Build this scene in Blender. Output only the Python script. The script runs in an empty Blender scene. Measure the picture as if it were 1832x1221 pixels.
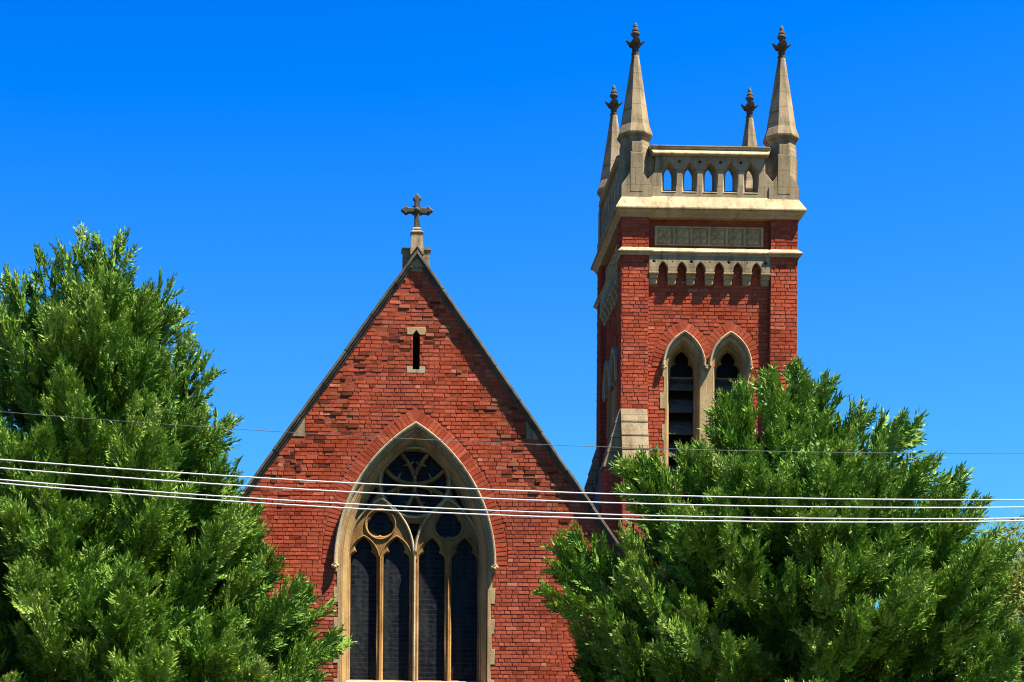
import bpy, bmesh, math, random
import numpy as np
from mathutils import Vector, Matrix, noise
random.seed(7); rng = np.random.default_rng(11)
S = bpy.context.scene
COL = S.collection
PI = math.pi

# ------------------------------------------------------------------ camera
FPX, PPX, PPY = 3392.0, 707.0, 1591.0          # focal length and principal point in photo pixels (level camera, shifted lens)
PSI, ROLL = math.radians(1.76), math.radians(0.4)
CAM = Vector((-1.355, -34.0, 1.6))
Fw = Vector((math.sin(PSI), math.cos(PSI), 0)); R0 = Vector((math.cos(PSI), -math.sin(PSI), 0)); Z0 = Vector((0, 0, 1))
Rt = R0*math.cos(ROLL) + Z0*math.sin(ROLL); Up = Z0*math.cos(ROLL) - R0*math.sin(ROLL)
cd = bpy.data.cameras.new('camera'); cam = bpy.data.objects.new('camera', cd); COL.objects.link(cam)
m = Matrix.Identity(4)
for i in range(3):
    m[i][0], m[i][1], m[i][2], m[i][3] = Rt[i], Up[i], -Fw[i], CAM[i]
cam.matrix_world = m
cd.sensor_width = 36; cd.lens = FPX/1832*36
cd.shift_x = (916-PPX)/1832; cd.shift_y = (PPY-610.5)/1832
cd.clip_end = 3000
S.camera = cam

def at(px, py, Y):                              # photo pixel -> point on the plane at depth Y
    d = Fw + Rt*((px-PPX)/FPX) - Up*((py-PPY)/FPX)
    t = (Y-CAM.y)/d.y
    return CAM + d*t

# ------------------------------------------------------------------ world, sun, exposure
SUN = Vector((2.34, -1.3, 5.2)).normalized()    # towards the sun: high, from the right, a little in front of the facade
elev = math.asin(SUN.z); azim = math.atan2(SUN.x, SUN.y)
w = bpy.data.worlds.new('World'); S.world = w; w.use_nodes = True
nt = w.node_tree; bg = nt.nodes['Background']
sky = nt.nodes.new('ShaderNodeTexSky'); sky.sky_type = 'NISHITA'; sky.sun_disc = False
sky.sun_elevation = elev; sky.sun_rotation = azim
sky.air_density = 1.0; sky.dust_density = 0.1; sky.ozone_density = 4.0; sky.altitude = 200
# the photograph's deep saturated blue: a plain colour grade of the sky's light
sub = nt.nodes.new('ShaderNodeVectorMath'); sub.operation = 'SUBTRACT'; sub.inputs[1].default_value = (1.17, 1.0, 0.0)
mul = nt.nodes.new('ShaderNodeVectorMath'); mul.operation = 'MULTIPLY'; mul.inputs[1].default_value = (.617, 1.153, 1.394)
cla = nt.nodes.new('ShaderNodeVectorMath'); cla.operation = 'MAXIMUM'; cla.inputs[1].default_value = (0.0, 0.0, 0.0)
nt.links.new(sky.outputs[0], sub.inputs[0]); nt.links.new(sub.outputs[0], mul.inputs[0]); nt.links.new(mul.outputs[0], cla.inputs[0])
top = nt.nodes.new('ShaderNodeVectorMath'); top.operation = 'MINIMUM'; top.inputs[1].default_value = (.8, 3.3, 5.5)
nt.links.new(cla.outputs[0], top.inputs[0]); nt.links.new(top.outputs[0], bg.inputs['Color'])
bg.inputs['Strength'].default_value = 0.05
sl = bpy.data.lights.new('sun', 'SUN'); sl.energy = 5.0; sl.angle = math.radians(0.53); sl.color = (1.0, 0.955, 0.88)
so = bpy.data.objects.new('sun', sl); COL.objects.link(so); so.location = (20, -20, 40)
so.rotation_euler = SUN.to_track_quat('Z', 'Y').to_euler()
S.view_settings.view_transform = 'Standard'; S.view_settings.look = 'None'
S.view_settings.gamma = 1; S.view_settings.exposure = 1.9
S.cycles.filter_width = 1.1; S.cycles.max_bounces = 6; S.cycles.diffuse_bounces = 1; S.cycles.transparent_max_bounces = 8

# ------------------------------------------------------------------ materials
def mat(name):
    M = bpy.data.materials.new(name); M.use_nodes = True
    n = M.node_tree; return M, n, n.nodes['Principled BSDF']
def N(n, t, **kw):
    x = n.nodes.new(t)
    for k, v in kw.items():
        if k in x.inputs: x.inputs[k].default_value = v
        else: setattr(x, k, v)
    return x
def coords(n, scale=(1, 1, 1)):
    tc = N(n, 'ShaderNodeTexCoord'); mp = N(n, 'ShaderNodeMapping'); mp.inputs['Scale'].default_value = scale
    n.links.new(tc.outputs['Object'], mp.inputs['Vector']); return mp.outputs[0]
def ramp(n, fac, stops):
    r = N(n, 'ShaderNodeValToRGB'); n.links.new(fac, r.inputs[0]); cr = r.color_ramp
    while len(cr.elements) < len(stops): cr.elements.new(0.5)
    for e, (p, c) in zip(cr.elements, stops):
        e.position = p; e.color = (*c, 1) if len(c) == 3 else c
    return r.outputs[0]
def mix(n, fac, a, b, mode='MIX'):
    x = N(n, 'ShaderNodeMix', data_type='RGBA', blend_type=mode)
    for s, v in ((0, fac), (6, a), (7, b)):
        if hasattr(v, 'is_output') or isinstance(v, bpy.types.NodeSocket): n.links.new(v, x.inputs[s])
        elif s == 0: x.inputs[0].default_value = v
        else: x.inputs[s].default_value = (*v, 1)
    return x.outputs[2]
def bump(n, P, h, strength, dist):
    b = N(n, 'ShaderNodeBump', Strength=strength, Distance=dist); n.links.new(h, b.inputs['Height']); n.links.new(b.outputs[0], P.inputs['Normal'])

def stone_mat(name, light, dark, stain, stain_amt=0.5, rough=0.85, bs=0.35, joint=None):
    M, n, P = mat(name)
    v = coords(n)
    a = N(n, 'ShaderNodeTexNoise', Scale=2.2, Detail=8, Roughness=.62); n.links.new(v, a.inputs['Vector'])
    c = ramp(n, a.outputs[0], [(.3, dark), (.62, light)])
    st = N(n, 'ShaderNodeTexNoise', Scale=1.0, Detail=6, Roughness=.65); n.links.new(coords(n, (7, 7, .9)), st.inputs['Vector'])
    sm = ramp(n, st.outputs[0], [(.5, (0, 0, 0)), (.72, (stain_amt,)*3)])
    c = mix(n, sm, c, stain)
    sp = N(n, 'ShaderNodeTexNoise', Scale=26, Detail=4, Roughness=.7); n.links.new(v, sp.inputs['Vector'])
    c = mix(n, .35, c, ramp(n, sp.outputs[0], [(.3, (.35,)*3), (.7, (1.0,)*3)]), 'MULTIPLY')
    if joint:                                    # thin dark joints between the blocks
        sx = N(n, 'ShaderNodeSeparateXYZ'); n.links.new(v, sx.inputs[0])
        ad = N(n, 'ShaderNodeMath', operation='ADD'); n.links.new(sx.outputs[0], ad.inputs[0]); n.links.new(sx.outputs[1], ad.inputs[1])
        cb = N(n, 'ShaderNodeCombineXYZ'); n.links.new(ad.outputs[0], cb.inputs[0]); n.links.new(sx.outputs[2], cb.inputs[1])
        b = N(n, 'ShaderNodeTexBrick', Scale=1.0); n.links.new(cb.outputs[0], b.inputs['Vector'])
        b.inputs['Brick Width'].default_value = joint[0]; b.inputs['Row Height'].default_value = joint[1]; b.inputs['Mortar Size'].default_value = .005
        b.inputs['Color1'].default_value = (1, 1, 1, 1); b.inputs['Color2'].default_value = (.80, .79, .77, 1); b.inputs['Mortar'].default_value = (.40, .37, .34, 1)
        c = mix(n, .85, c, b.outputs[0], 'MULTIPLY')
    n.links.new(c, P.inputs['Base Color']); P.inputs['Roughness'].default_value = rough
    P.inputs['Specular IOR Level'].default_value = .05
    bump(n, P, sp.outputs[0], bs, .012)
    return M
M_stone = stone_mat('cream_sandstone', (.43, .30, .145), (.32, .22, .10), (.13, .085, .038), .5)
M_parapet = stone_mat('weathered_sandstone', (.34, .255, .145), (.22, .165, .09), (.05, .04, .024), .8, joint=(.62, .31))
M_ledge = stone_mat('pale_sandstone', (.47, .36, .205), (.33, .245, .135), (.09, .068, .04), .75, joint=(.55, .40))
M_coping = stone_mat('lichen_dark_stone', (.12, .10, .07), (.055, .047, .034), (.025, .022, .018), .7)
M_reveal = stone_mat('ochre_moulded_stone', (.40, .255, .105), (.27, .165, .062), (.11, .06, .022), .6)
M_finial = stone_mat('blackened_stone', (.13, .108, .08), (.048, .041, .031), (.02, .018, .015), .5)
M_trac = stone_mat('ochre_tracery_stone', (.30, .165, .055), (.15, .072, .022), (.06, .026, .009), .75)
M_panel = stone_mat('grey_carved_stone', (.50, .33, .15), (.35, .225, .10), (.24, .11, .025), .7)

def brick_mat():
    M, n, P = mat('red_brick')
    at_ = N(n, 'ShaderNodeAttribute', attribute_name='tone'); sep = N(n, 'ShaderNodeSeparateColor'); n.links.new(at_.outputs['Color'], sep.inputs[0])
    base = ramp(n, sep.outputs[0], [(0, (.22, .038, .018)), (.4, (.335, .066, .031)), (.75, (.42, .096, .046)), (1, (.50, .165, .095))])
    v = coords(n)
    a = N(n, 'ShaderNodeTexNoise', Scale=18, Detail=6, Roughness=.68); n.links.new(v, a.inputs['Vector'])
    base = mix(n, .55, base, ramp(n, a.outputs[0], [(.3, (.45, .42, .4)), (.62, (1, 1, 1))]), 'MULTIPLY')
    wt = ramp(n, sep.outputs[2], [(0, (.060, .020, .012)), (.4, (.11, .034, .018)), (.6, (.23, .066, .032)), (.85, (.28, .10, .05)), (1, (.31, .14, .07))])
    base = mix(n, sep.outputs[1], base, wt)
    lf = N(n, 'ShaderNodeTexNoise', Scale=.9, Detail=5); n.links.new(v, lf.inputs['Vector'])
    base = mix(n, .8, base, ramp(n, lf.outputs[0], [(.3, (.62, .57, .54)), (.62, (1, 1, 1))]), 'MULTIPLY')
    n.links.new(base, P.inputs['Base Color']); P.inputs['Roughness'].default_value = .9; P.inputs['Specular IOR Level'].default_value = .0
    bump(n, P, a.outputs[0], .5, .008)
    return M
M_brick = brick_mat()
def brick_tex_mat():                             # for plain brick behind, and the faces nobody sees from near
    M, n, P = mat('brick_and_mortar')
    v = coords(n)
    sx = N(n, 'ShaderNodeSeparateXYZ'); n.links.new(v, sx.inputs[0])
    ad = N(n, 'ShaderNodeMath', operation='ADD'); n.links.new(sx.outputs[0], ad.inputs[0]); n.links.new(sx.outputs[1], ad.inputs[1])
    cb = N(n, 'ShaderNodeCombineXYZ'); n.links.new(ad.outputs[0], cb.inputs[0]); n.links.new(sx.outputs[2], cb.inputs[1])
    b = N(n, 'ShaderNodeTexBrick', Scale=1.0); n.links.new(cb.outputs[0], b.inputs['Vector'])
    b.inputs['Brick Width'].default_value = .235; b.inputs['Row Height'].default_value = .086; b.inputs['Mortar Size'].default_value = .006
    b.inputs['Color1'].default_value = (.30, .055, .033, 1); b.inputs['Color2'].default_value = (.38, .08, .047, 1); b.inputs['Mortar'].default_value = (.12, .04, .028, 1)
    a = N(n, 'ShaderNodeTexNoise', Scale=20, Detail=5); n.links.new(v, a.inputs['Vector'])
    c = mix(n, .5, b.outputs[0], ramp(n, a.outputs[0], [(.3, (.5,)*3), (.65, (1,)*3)]), 'MULTIPLY')
    n.links.new(c, P.inputs['Base Color']); P.inputs['Roughness'].default_value = .9; P.inputs['Specular IOR Level'].default_value = 0
    return M
M_bricktex = brick_tex_mat()
def simple(name, c1, c2, scale=8, rough=.8, bs=.3, spec=.3, stretch=(1, 1, 1)):
    M, n, P = mat(name); v = coords(n, stretch)
    a = N(n, 'ShaderNodeTexNoise', Scale=scale, Detail=6, Roughness=.6); n.links.new(v, a.inputs['Vector'])
    n.links.new(ramp(n, a.outputs[0], [(.32, c1), (.66, c2)]), P.inputs['Base Color'])
    P.inputs['Roughness'].default_value = rough; P.inputs['Specular IOR Level'].default_value = spec
    bump(n, P, a.outputs[0], bs, .01); return M
M_mortar = simple('dark_red_mortar', (.20, .042, .021), (.29, .066, .034), 30, .9, .3, 0)
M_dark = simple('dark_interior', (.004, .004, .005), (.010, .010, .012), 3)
M_louvre = simple('grey_louvre_slate', (.045, .036, .029), (.095, .078, .062), 6, .9, .2, .05, (1, 1, 3))
M_slate = simple('dark_slate', (.018, .018, .021), (.045, .043, .045), 9, .6)
M_bark = simple('conifer_bark', (.022, .014, .009), (.055, .036, .022), 14, .95, .6, .1, (3, 3, .5))
M_render = simple('white_render', (.66, .66, .63), (.80, .79, .76), 3)
M_tile = simple('terracotta_tile', (.20, .07, .04), (.32, .12, .07), 7)
M_grass = simple('dry_earth_and_mulch', (.030, .026, .015), (.055, .045, .026), 4)
M_asphalt = simple('asphalt', (.028, .028, .028), (.05, .049, .047), 40)
M_concrete = simple('concrete', (.14, .125, .10), (.21, .19, .155), 6)
M_wire = simple('white_cable_sheath', (.46, .45, .42), (.58, .57, .54), 20, .6, 0, .2)
M_thinwire = simple('bare_grey_wire', (.06, .06, .058), (.10, .10, .095), 20, .6, 0, .2)
M_wood = simple('grey_painted_timber', (.12, .11, .10), (.2, .19, .18), 10)
def glass_mat():
    M, n, P = mat('leaded_dark_glass')
    v = coords(n)
    sx = N(n, 'ShaderNodeSeparateXYZ'); n.links.new(v, sx.inputs[0])
    wv = N(n, 'ShaderNodeTexNoise', Scale=3.5, Detail=5); n.links.new(v, wv.inputs['Vector'])
    ml = N(n, 'ShaderNodeMath', operation='MULTIPLY_ADD'); n.links.new(wv.outputs[0], ml.inputs[0]); ml.inputs[1].default_value = .05; n.links.new(sx.outputs[2], ml.inputs[2])
    fr = N(n, 'ShaderNodeMath', operation='MULTIPLY'); n.links.new(ml.outputs[0], fr.inputs[0]); fr.inputs[1].default_value = 1/.088
    f2 = N(n, 'ShaderNodeMath', operation='FRACT'); n.links.new(fr.outputs[0], f2.inputs[0])
    line = ramp(n, f2.outputs[0], [(0, (1, 1, 1)), (.10, (1, 1, 1)), (.16, (0, 0, 0)), (1, (0, 0, 0))])
    pat = N(n, 'ShaderNodeTexVoronoi', Scale=11); n.links.new(v, pat.inputs['Vector'])
    c = mix(n, .5, (.007, .008, .011), ramp(n, pat.outputs['Color'], [(0, (.003, .004, .009)), (.6, (.012, .014, .017)), (1, (.034, .033, .030))]))
    c = mix(n, line, c, (.027, .027, .026))
    gl = N(n, 'ShaderNodeTexNoise', Scale=1.0, Detail=4, Roughness=.7); n.links.new(coords(n, (4.5, 4.5, .6)), gl.inputs['Vector'])  # upright grey streaks: blurred reflections painted into the glass colour
    c = mix(n, ramp(n, gl.outputs[0], [(.45, (0, 0, 0)), (.7, (.8, .8, .8))]), c, (.030, .031, .028))
    n.links.new(c, P.inputs['Base Color']); P.inputs['Roughness'].default_value = .28; P.inputs['Specular IOR Level'].default_value = .02
    bump(n, P, pat.outputs['Distance'], .25, .02)
    return M
M_glass = glass_mat()
def leaf_mat(name, stops, trans=.22):
    M, n, P = mat(name)
    a = N(n, 'ShaderNodeAttribute', attribute_name='tone'); sep = N(n, 'ShaderNodeSeparateColor'); n.links.new(a.outputs['Color'], sep.inputs[0])
    c = ramp(n, sep.outputs[0], stops)
    n.links.new(c, P.inputs['Base Color']); P.inputs['Roughness'].default_value = .5; P.inputs['Specular IOR Level'].default_value = .18
    t = N(n, 'ShaderNodeBsdfTranslucent'); n.links.new(c, t.inputs[0])
    mx = N(n, 'ShaderNodeMixShader'); mx.inputs[0].default_value = trans
    n.links.new(P.outputs[0], mx.inputs[1]); n.links.new(t.outputs[0], mx.inputs[2])
    n.links.new(mx.outputs[0], n.nodes['Material Output'].inputs['Surface'])
    return M
M_conifer = leaf_mat('cypress_sprays', [(0, (.036, .092, .009)), (.4, (.095, .195, .017)), (.75, (.180, .285, .030)), (1, (.29, .36, .075))], .10)
M_leafy = leaf_mat('yellow_green_leaves', [(0, (.09, .13, .015)), (.6, (.18, .22, .028)), (1, (.26, .28, .055))], .35)

# ------------------------------------------------------------------ helpers
def obj(name, me, material, parent=None, smooth=False):
    o = bpy.data.objects.new(name, me); COL.objects.link(o)
    if material and not me.materials: me.materials.append(material)
    if parent: o.parent = parent
    if smooth: me.polygons.foreach_set('use_smooth', [True]*len(me.polygons))
    return o
def from_bm(name, bm, material, parent=None, smooth=False, recalc=True):
    if recalc: bmesh.ops.recalc_face_normals(bm, faces=bm.faces)
    me = bpy.data.meshes.new(name); bm.to_mesh(me); bm.free()
    return obj(name, me, material, parent, smooth)
def tag(o, label=None, cat=None, group=None, kind=None):
    for k, v in (('label', label), ('category', cat), ('group', group), ('kind', kind)):
        if v: o[k] = v
    return o
def empty(name, loc):
    o = bpy.data.objects.new(name, None); COL.objects.link(o); o.location = loc; o.empty_display_size = .3; return o
def copy_tree(o, parent=None):
    c = o.copy(); COL.objects.link(c); c.parent = parent
    for ch in list(o.children): copy_tree(ch, c)
    return c
def box(bm, x0, x1, y0, y1, z0, z1):
    v = [bm.verts.new(p) for p in ((x0, y0, z0), (x1, y0, z0), (x1, y1, z0), (x0, y1, z0), (x0, y0, z1), (x1, y0, z1), (x1, y1, z1), (x0, y1, z1))]
    for f in ((0, 3, 2, 1), (4, 5, 6, 7), (0, 1, 5, 4), (1, 2, 6, 5), (2, 3, 7, 6), (3, 0, 4, 7)): bm.faces.new([v[i] for i in f])
def prism(bm, pts, y0, y1):                      # XZ polygon pushed through Y
    a = [bm.verts.new((x, y0, z)) for x, z in pts]; b = [bm.verts.new((x, y1, z)) for x, z in pts]
    bm.faces.new(a); bm.faces.new(b[::-1]); k = len(pts)
    for i in range(k): bm.faces.new((a[i], b[i], b[(i+1) % k], a[(i+1) % k]))
def loft(bm, rings, cap=True, closed=True):
    R_ = [[bm.verts.new(p) for p in r] for r in rings]
    k = len(rings[0])
    for a, b in zip(R_, R_[1:]):
        for i in range(k if closed else k-1):
            j = (i+1) % k; bm.faces.new((a[i], a[j], b[j], b[i]))
    if cap: bm.faces.new(R_[0][::-1]); bm.faces.new(R_[-1])
def ngon(n, r, z, cx=0, cy=0, rot=None):
    rot = PI/n if rot is None else rot
    return [(cx+r*math.cos(rot+2*PI*i/n), cy+r*math.sin(rot+2*PI*i/n), z) for i in range(n)]
def miter(path, closed):
    out = []; k = len(path)
    for i in range(k):
        p = Vector(path[i])
        a = Vector(path[i-1]) if (closed or i > 0) else None
        b = Vector(path[(i+1) % k]) if (closed or i < k-1) else None
        d1 = (p-a).normalized() if a is not None else (b-p).normalized()
        d2 = (b-p).normalized() if b is not None else d1
        n1 = Vector((d1.y, -d1.x)); n2 = Vector((d2.y, -d2.x)); s = n1+n2
        s = s.normalized() if s.length > 1e-6 else n1
        out.append(s/max(.3, s.dot(n1)))
    return out
def sweep(bm, path, prof, closed=False):         # path in XZ; profile (offset to the right of travel, Y)
    nn = miter(path, closed)
    rings = [[(p[0]+q.x*o, y, p[1]+q.y*o) for o, y in prof] for p, q in zip(path, nn)]
    if closed: rings.append(rings[0])
    R_ = [[bm.verts.new(p) for p in r] for r in (rings[:-1] if closed else rings)]
    if closed: R_.append(R_[0])
    k = len(prof)
    for a, b in zip(R_, R_[1:]):
        for i in range(k):
            j = (i+1) % k; bm.faces.new((a[i], a[j], b[j], b[i]))
    if not closed: bm.faces.new(R_[0][::-1]); bm.faces.new(R_[-1])
def plan_sweep(bm, path, prof):                  # closed path in XY (counter-clockwise); profile (outward, z)
    nn = miter(path, True)
    R_ = [[bm.verts.new((p[0]+q.x*o, p[1]+q.y*o, z)) for o, z in prof] for p, q in zip(path, nn)]
    R_.append(R_[0]); k = len(prof)
    for a, b in zip(R_, R_[1:]):
        for i in range(k):
            j = (i+1) % k; bm.faces.new((a[i], a[j], b[j], b[i]))
def plate(name, outlines, y0, y1, material, parent=None, bevel=0.0):   # XZ outlines with holes, thickness y0..y1, bevelled edges
    cu = bpy.data.curves.new(name, 'CURVE'); cu.dimensions = '2D'; cu.fill_mode = 'BOTH'
    t = (y1-y0)/2; cu.extrude = max(0.0005, t-bevel); cu.bevel_depth = bevel; cu.bevel_resolution = 0; cu.offset = -bevel
    for pts in outlines:
        sp = cu.splines.new('POLY'); sp.points.add(len(pts)-1); sp.use_cyclic_u = True
        for q, (x, z) in zip(sp.points, pts): q.co = (x, z, 0, 1)
    tmp = bpy.data.objects.new('tmp', cu); COL.objects.link(tmp)
    dg = bpy.context.evaluated_depsgraph_get(); me = bpy.data.meshes.new_from_object(tmp.evaluated_get(dg))
    bpy.data.objects.remove(tmp); bpy.data.curves.remove(cu)
    yc = (y0+y1)/2
    me.transform(Matrix(((1, 0, 0, 0), (0, 0, -1, yc), (0, 1, 0, 0), (0, 0, 0, 1))))
    me.materials.clear(); me.name = name
    return obj(name, me, material, parent)
def arch(a, zs, R, n=14, cx=0.0, legs=None):     # pointed arch: right foot, over the apex, left foot (counter-clockwise opening)
    c = R-a; H = math.sqrt(R*R-c*c); ta = math.atan2(H, c)
    r = [(cx-c+R*math.cos(ta*i/n), zs+R*math.sin(ta*i/n)) for i in range(n+1)]
    l = [(2*cx-x, z) for x, z in r[:-1]][::-1]
    pts = r+l
    if legs is not None: pts = [(cx+a, legs)]+pts+[(cx-a, legs)]
    return pts
def arch_half(a, zs, R, z):                      # half width of the arch at height z (0 above the apex)
    if z <= zs: return a
    d = R*R-(z-zs)**2
    return max(0.0, math.sqrt(d)-(R-a)) if d > 0 else 0.0
def circle(cx, cz, r, n=40, a0=0.0): return [(cx+r*math.cos(a0+2*PI*i/n), cz+r*math.sin(a0+2*PI*i/n)) for i in range(n)]
def tube(bm, pts, rad, n=6):
    pts = [Vector(p) for p in pts]; rad = rad if hasattr(rad, '__len__') else [rad]*len(pts)
    rings = []
    for i, p in enumerate(pts):
        d = (pts[min(i+1, len(pts)-1)]-pts[max(i-1, 0)]).normalized()
        u = d.cross(Vector((0, 0, 1)) if abs(d.z) < .95 else Vector((1, 0, 0))).normalized(); v = d.cross(u)
        rings.append([p+(u*math.cos(2*PI*k/n)+v*math.sin(2*PI*k/n))*rad[i] for k in range(n)])
    loft(bm, rings)

class Bricks:                                    # individually laid bricks gathered into one mesh
    def __init__(s): s.v = []; s.f = []; s.t = []
    def add(s, quad, front, back, tone, inset=.006, axes=None):
        # quad: four (u, z) corners; front/back depth along -normal; axes maps (u, d, z) to a point
        c = np.array(quad, float); m_ = c.mean(0); k = len(s.v)
        sz = np.maximum(np.abs(c-m_), 1e-4)
        inn = m_+(c-m_)*(1-np.minimum(.45, inset/sz))
        for p in c: s.v.append(axes(p[0], back, p[1]))
        for p in inn: s.v.append(axes(p[0], front+random.uniform(-.0025, .0025), p[1]))
        s.f.append((k+4, k+5, k+6, k+7))
        for i in range(4): s.f.append((k+i, k+(i+1) % 4, k+4+(i+1) % 4, k+4+i))
        s.t += [tone]*8
    def build(s, name, parent):
        me = bpy.data.meshes.new(name); me.from_pydata(s.v, [], s.f); me.update()
        ca = me.color_attributes.new('tone', 'FLOAT_COLOR', 'POINT')
        ca.data.foreach_set('color', np.array([(*t, 1) for t in s.t], float).ravel())
        return obj(name, me, M_brick, parent)
COURSE = .072
def lay(B, z0, z1, left, right, blocked, axes, front=0.0, weather=None, seed=0):
    rr = random.Random(seed); k = 0; z = z0
    while z < z1-.02:
        zt = min(z+COURSE, z1)-.005+rr.uniform(-.002, .002); zb = z+rr.uniform(-.002, .002)
        xl = max(left(zb), left(zt)); xr = min(right(zb), right(zt))
        free = [(xl, xr)]
        for (a, b) in blocked(zb, zt):
            nf = []
            for (p, q) in free:
                if b <= p or a >= q: nf.append((p, q)); continue
                if a > p: nf.append((p, a))
                if b < q: nf.append((b, q))
            free = nf
        x = -20+(.06 if k % 2 else 0)+rr.uniform(0, .03)
        while x < xr:
            L = .205 if rr.random() < .70 else .103
            if k % 2 and rr.random() < .3: L = .103
            for p, q in free:
                a, b = max(x, p), min(x+L-.006, q)
                if b-a > .03:
                    wv = weather((a+b)/2, z) if weather else 0.0
                    fr = front-rr.uniform(0, .004)
                    tone = min(1, max(0, rr.gauss(.55, .13)))
                    wf = 0.0
                    if rr.random() < wv:
                        wf = rr.uniform(.55, 1)
                        fr += rr.choice((-.009, .002, .005, .006))
                    elif rr.random() < .04: tone = rr.choice((.02, 1.0))
                    j = lambda: rr.uniform(-.003, .003)
                    B.add([(a+j(), zb+j()), (b+j(), zb+j()), (b+j(), zt+j()), (a+j(), zt+j())], fr, front+.016, (tone, wf, rr.random()), .006, axes)
            x += L
            if x < xl-.3: x = max(x, x+L*int((xl-.3-x)/.35)) if False else x
        z += COURSE; k += 1
def voussoirs(B, a0, a1, zs, R, cx, axes, front, wid=.078, seed=1):
    # ring of bricks on edge round a pointed arch, between half widths a0 and a1 (concentric)
    rr = random.Random(seed); c = R-a0; tmax = math.acos(c/(R+.001))
    for sgn in (1, -1):
        n = int(R*tmax/wid)
        for i in range(n):
            t0 = tmax*i/n; t1 = tmax*(i+1)/n-.008/R
            q = []
            for t, r in ((t0, R), (t1, R), (t1, R+a1-a0), (t0, R+a1-a0)):
                x = max(-c+r*math.cos(t), 0.004); q.append((cx+sgn*x, zs+r*math.sin(t)))
            if sgn < 0: q = q[::-1]
            B.add(q, front-rr.uniform(.000, .004), front+.016, (min(1, max(0, rr.gauss(.48, .16))), 0, rr.random()), .006, axes)

# ------------------------------------------------------------------ ground
bm = bmesh.new(); box(bm, -900, 900, -900, 900, -2.0, 0.0)
tag(from_bm('ground', bm, M_grass), kind='structure')
bm = bmesh.new(); v = [bm.verts.new(p) for p in ((-400, -30, .004), (400, -30, .004), (400, -20.2, .004), (-400, -20.2, .004))]; bm.faces.new(v)
tag(from_bm('road', bm, M_asphalt), kind='structure')
bm = bmesh.new(); box(bm, -400, 400, -20.2, -17.6, -.1, .12)
tag(from_bm('pavement', bm, M_concrete), kind='structure')
bm = bmesh.new(); box(bm, -400, 400, -36.5, -30, -.1, .12)
tag(from_bm('footpath', bm, M_concrete), kind='structure')

# ------------------------------------------------------------------ church
church = empty('church', (0, 0, 0))
tag(church, 'red brick church front with steep stone edged gable, big pointed traceried window and stone cross', 'church')
AX = 13.08; SL = 1.42                            # gable apex height and slope (outer edge of the coping)
EAVE = 3.85
def gx(z): return max(0.0, (AX-z)/SL)            # half width of the gable at height z (outer coping edge)
WZ, WA, WR = 7.43, 1.46, 2.99                    # great window: springing, half width and radius of the hood's outer edge
SILL = 5.36
def wa(d): return arch(WA-d, WZ, WR-d, 22)
hole = arch(1.30, WZ, WR-.16, 22, legs=SILL-.25)
HB = gx(EAVE+1.0)
gable = [(-HB, 0), (HB, 0), (HB, AX-SL*HB-.14), (0.0, AX-.15), (-HB, AX-SL*HB-.14)]
slit = [(.062, 10.93), (.062, 11.55), (0, 11.635), (-.062, 11.55), (-.062, 10.93)]
plate('wall_backing', [gable, hole, slit], .005, .50, M_mortar, church)
B = Bricks(); ax = lambda u, d, z: (u, d, z)
def dress(z):                                    # stone dressing beside the jambs, toothed
    k = int((z-1.0)/.273)
    return 1.375+(.0, .075, .02, .065)[k % 4]
def blocked(zb, zt):
    zm = (zb+zt)/2; out = []
    if zt > WZ and zb < 10.26:
        h = max(arch_half(WA+.215, WZ, WR+.215, zb), arch_half(WA+.215, WZ, WR+.215, zt))
        if h > 0: out.append((-h, h))
    elif SILL-.3 < zt <= WZ+.01: out.append((-dress(zm)-.004, dress(zm)+.004))
    if zt > 10.87 and zb < 10.995: out.append((-.168, .168))
    elif zt > 11.555 and zb < 11.685: out.append((-.168, .168))
    elif 10.9 < zm < 11.7: out.append((-.064, .064))
    if zt > 12.68: out.append((-gx(zb), gx(zb)))
    if zt > 9.70 and zb < 10.03:                  # triangular bonding stones under the coping
        out += [(-9, -1.985), (1.985, 9)]
    return out
def weather(u, z):
    d = (gx(z)-abs(u))                            # horizontal distance from the coping
    n = noise.noise(Vector((u*1.1, z*1.5, 3.1)))*.5+noise.noise(Vector((u*3.2, z*5, 7.7)))*.28
    f = max(0, 1-abs(d-.55)/.75)*1.05+n*1.1-.22
    if z > 11.6: f += .15
    if z < 8.6: f -= (8.6-z)*.5
    return max(0, min(.62, f*.75))
lay(B, 0, 12.76, lambda z: -(min(gx(z), HB)-.10), lambda z: min(gx(z), HB)-.10, blocked, ax, 0, weather, 3)
voussoirs(B, WA, WA+.205, WZ, WR, 0, ax, -.002)
B.build('brick_face', church)
# apex stone, bonding stones, slit dressings
bm = bmesh.new()
prism(bm, [(-(AX-.15-12.68)/SL, 12.685), ((AX-.15-12.68)/SL, 12.685), (0, AX-.16)], -.006, .02)
from_bm('apex_stone', bm, M_parapet, church)
for s in (-1, 1):
    bm = bmesh.new(); zb, zt = 9.70, 10.03
    p = [(s*1.99, zb), (s*1.99, AX-SL*1.99-.14), (s*((AX-.14-zb)/SL), zb)]
    prism(bm, p if s > 0 else p[::-1], -.005, .02); from_bm('bonding_stone', bm, M_parapet, church)
sw = empty('slit_window', (0, 0, 0)); sw.parent = church
plate('lintel', [[(-.165, 11.553), (-.062, 11.553), (0, 11.635), (.062, 11.553), (.165, 11.553), (.165, 11.683), (-.165, 11.683)]], -.004, .2, M_stone, sw, .004)
bm = bmesh.new(); prism(bm, [(-.165, 10.87), (.165, 10.87), (.165, 10.985), (.062, 10.985), (.062, 10.93), (-.062, 10.93), (-.062, 10.985), (-.165, 10.985)], -.004, .18)
from_bm('sill', bm, M_ledge, sw)
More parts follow.
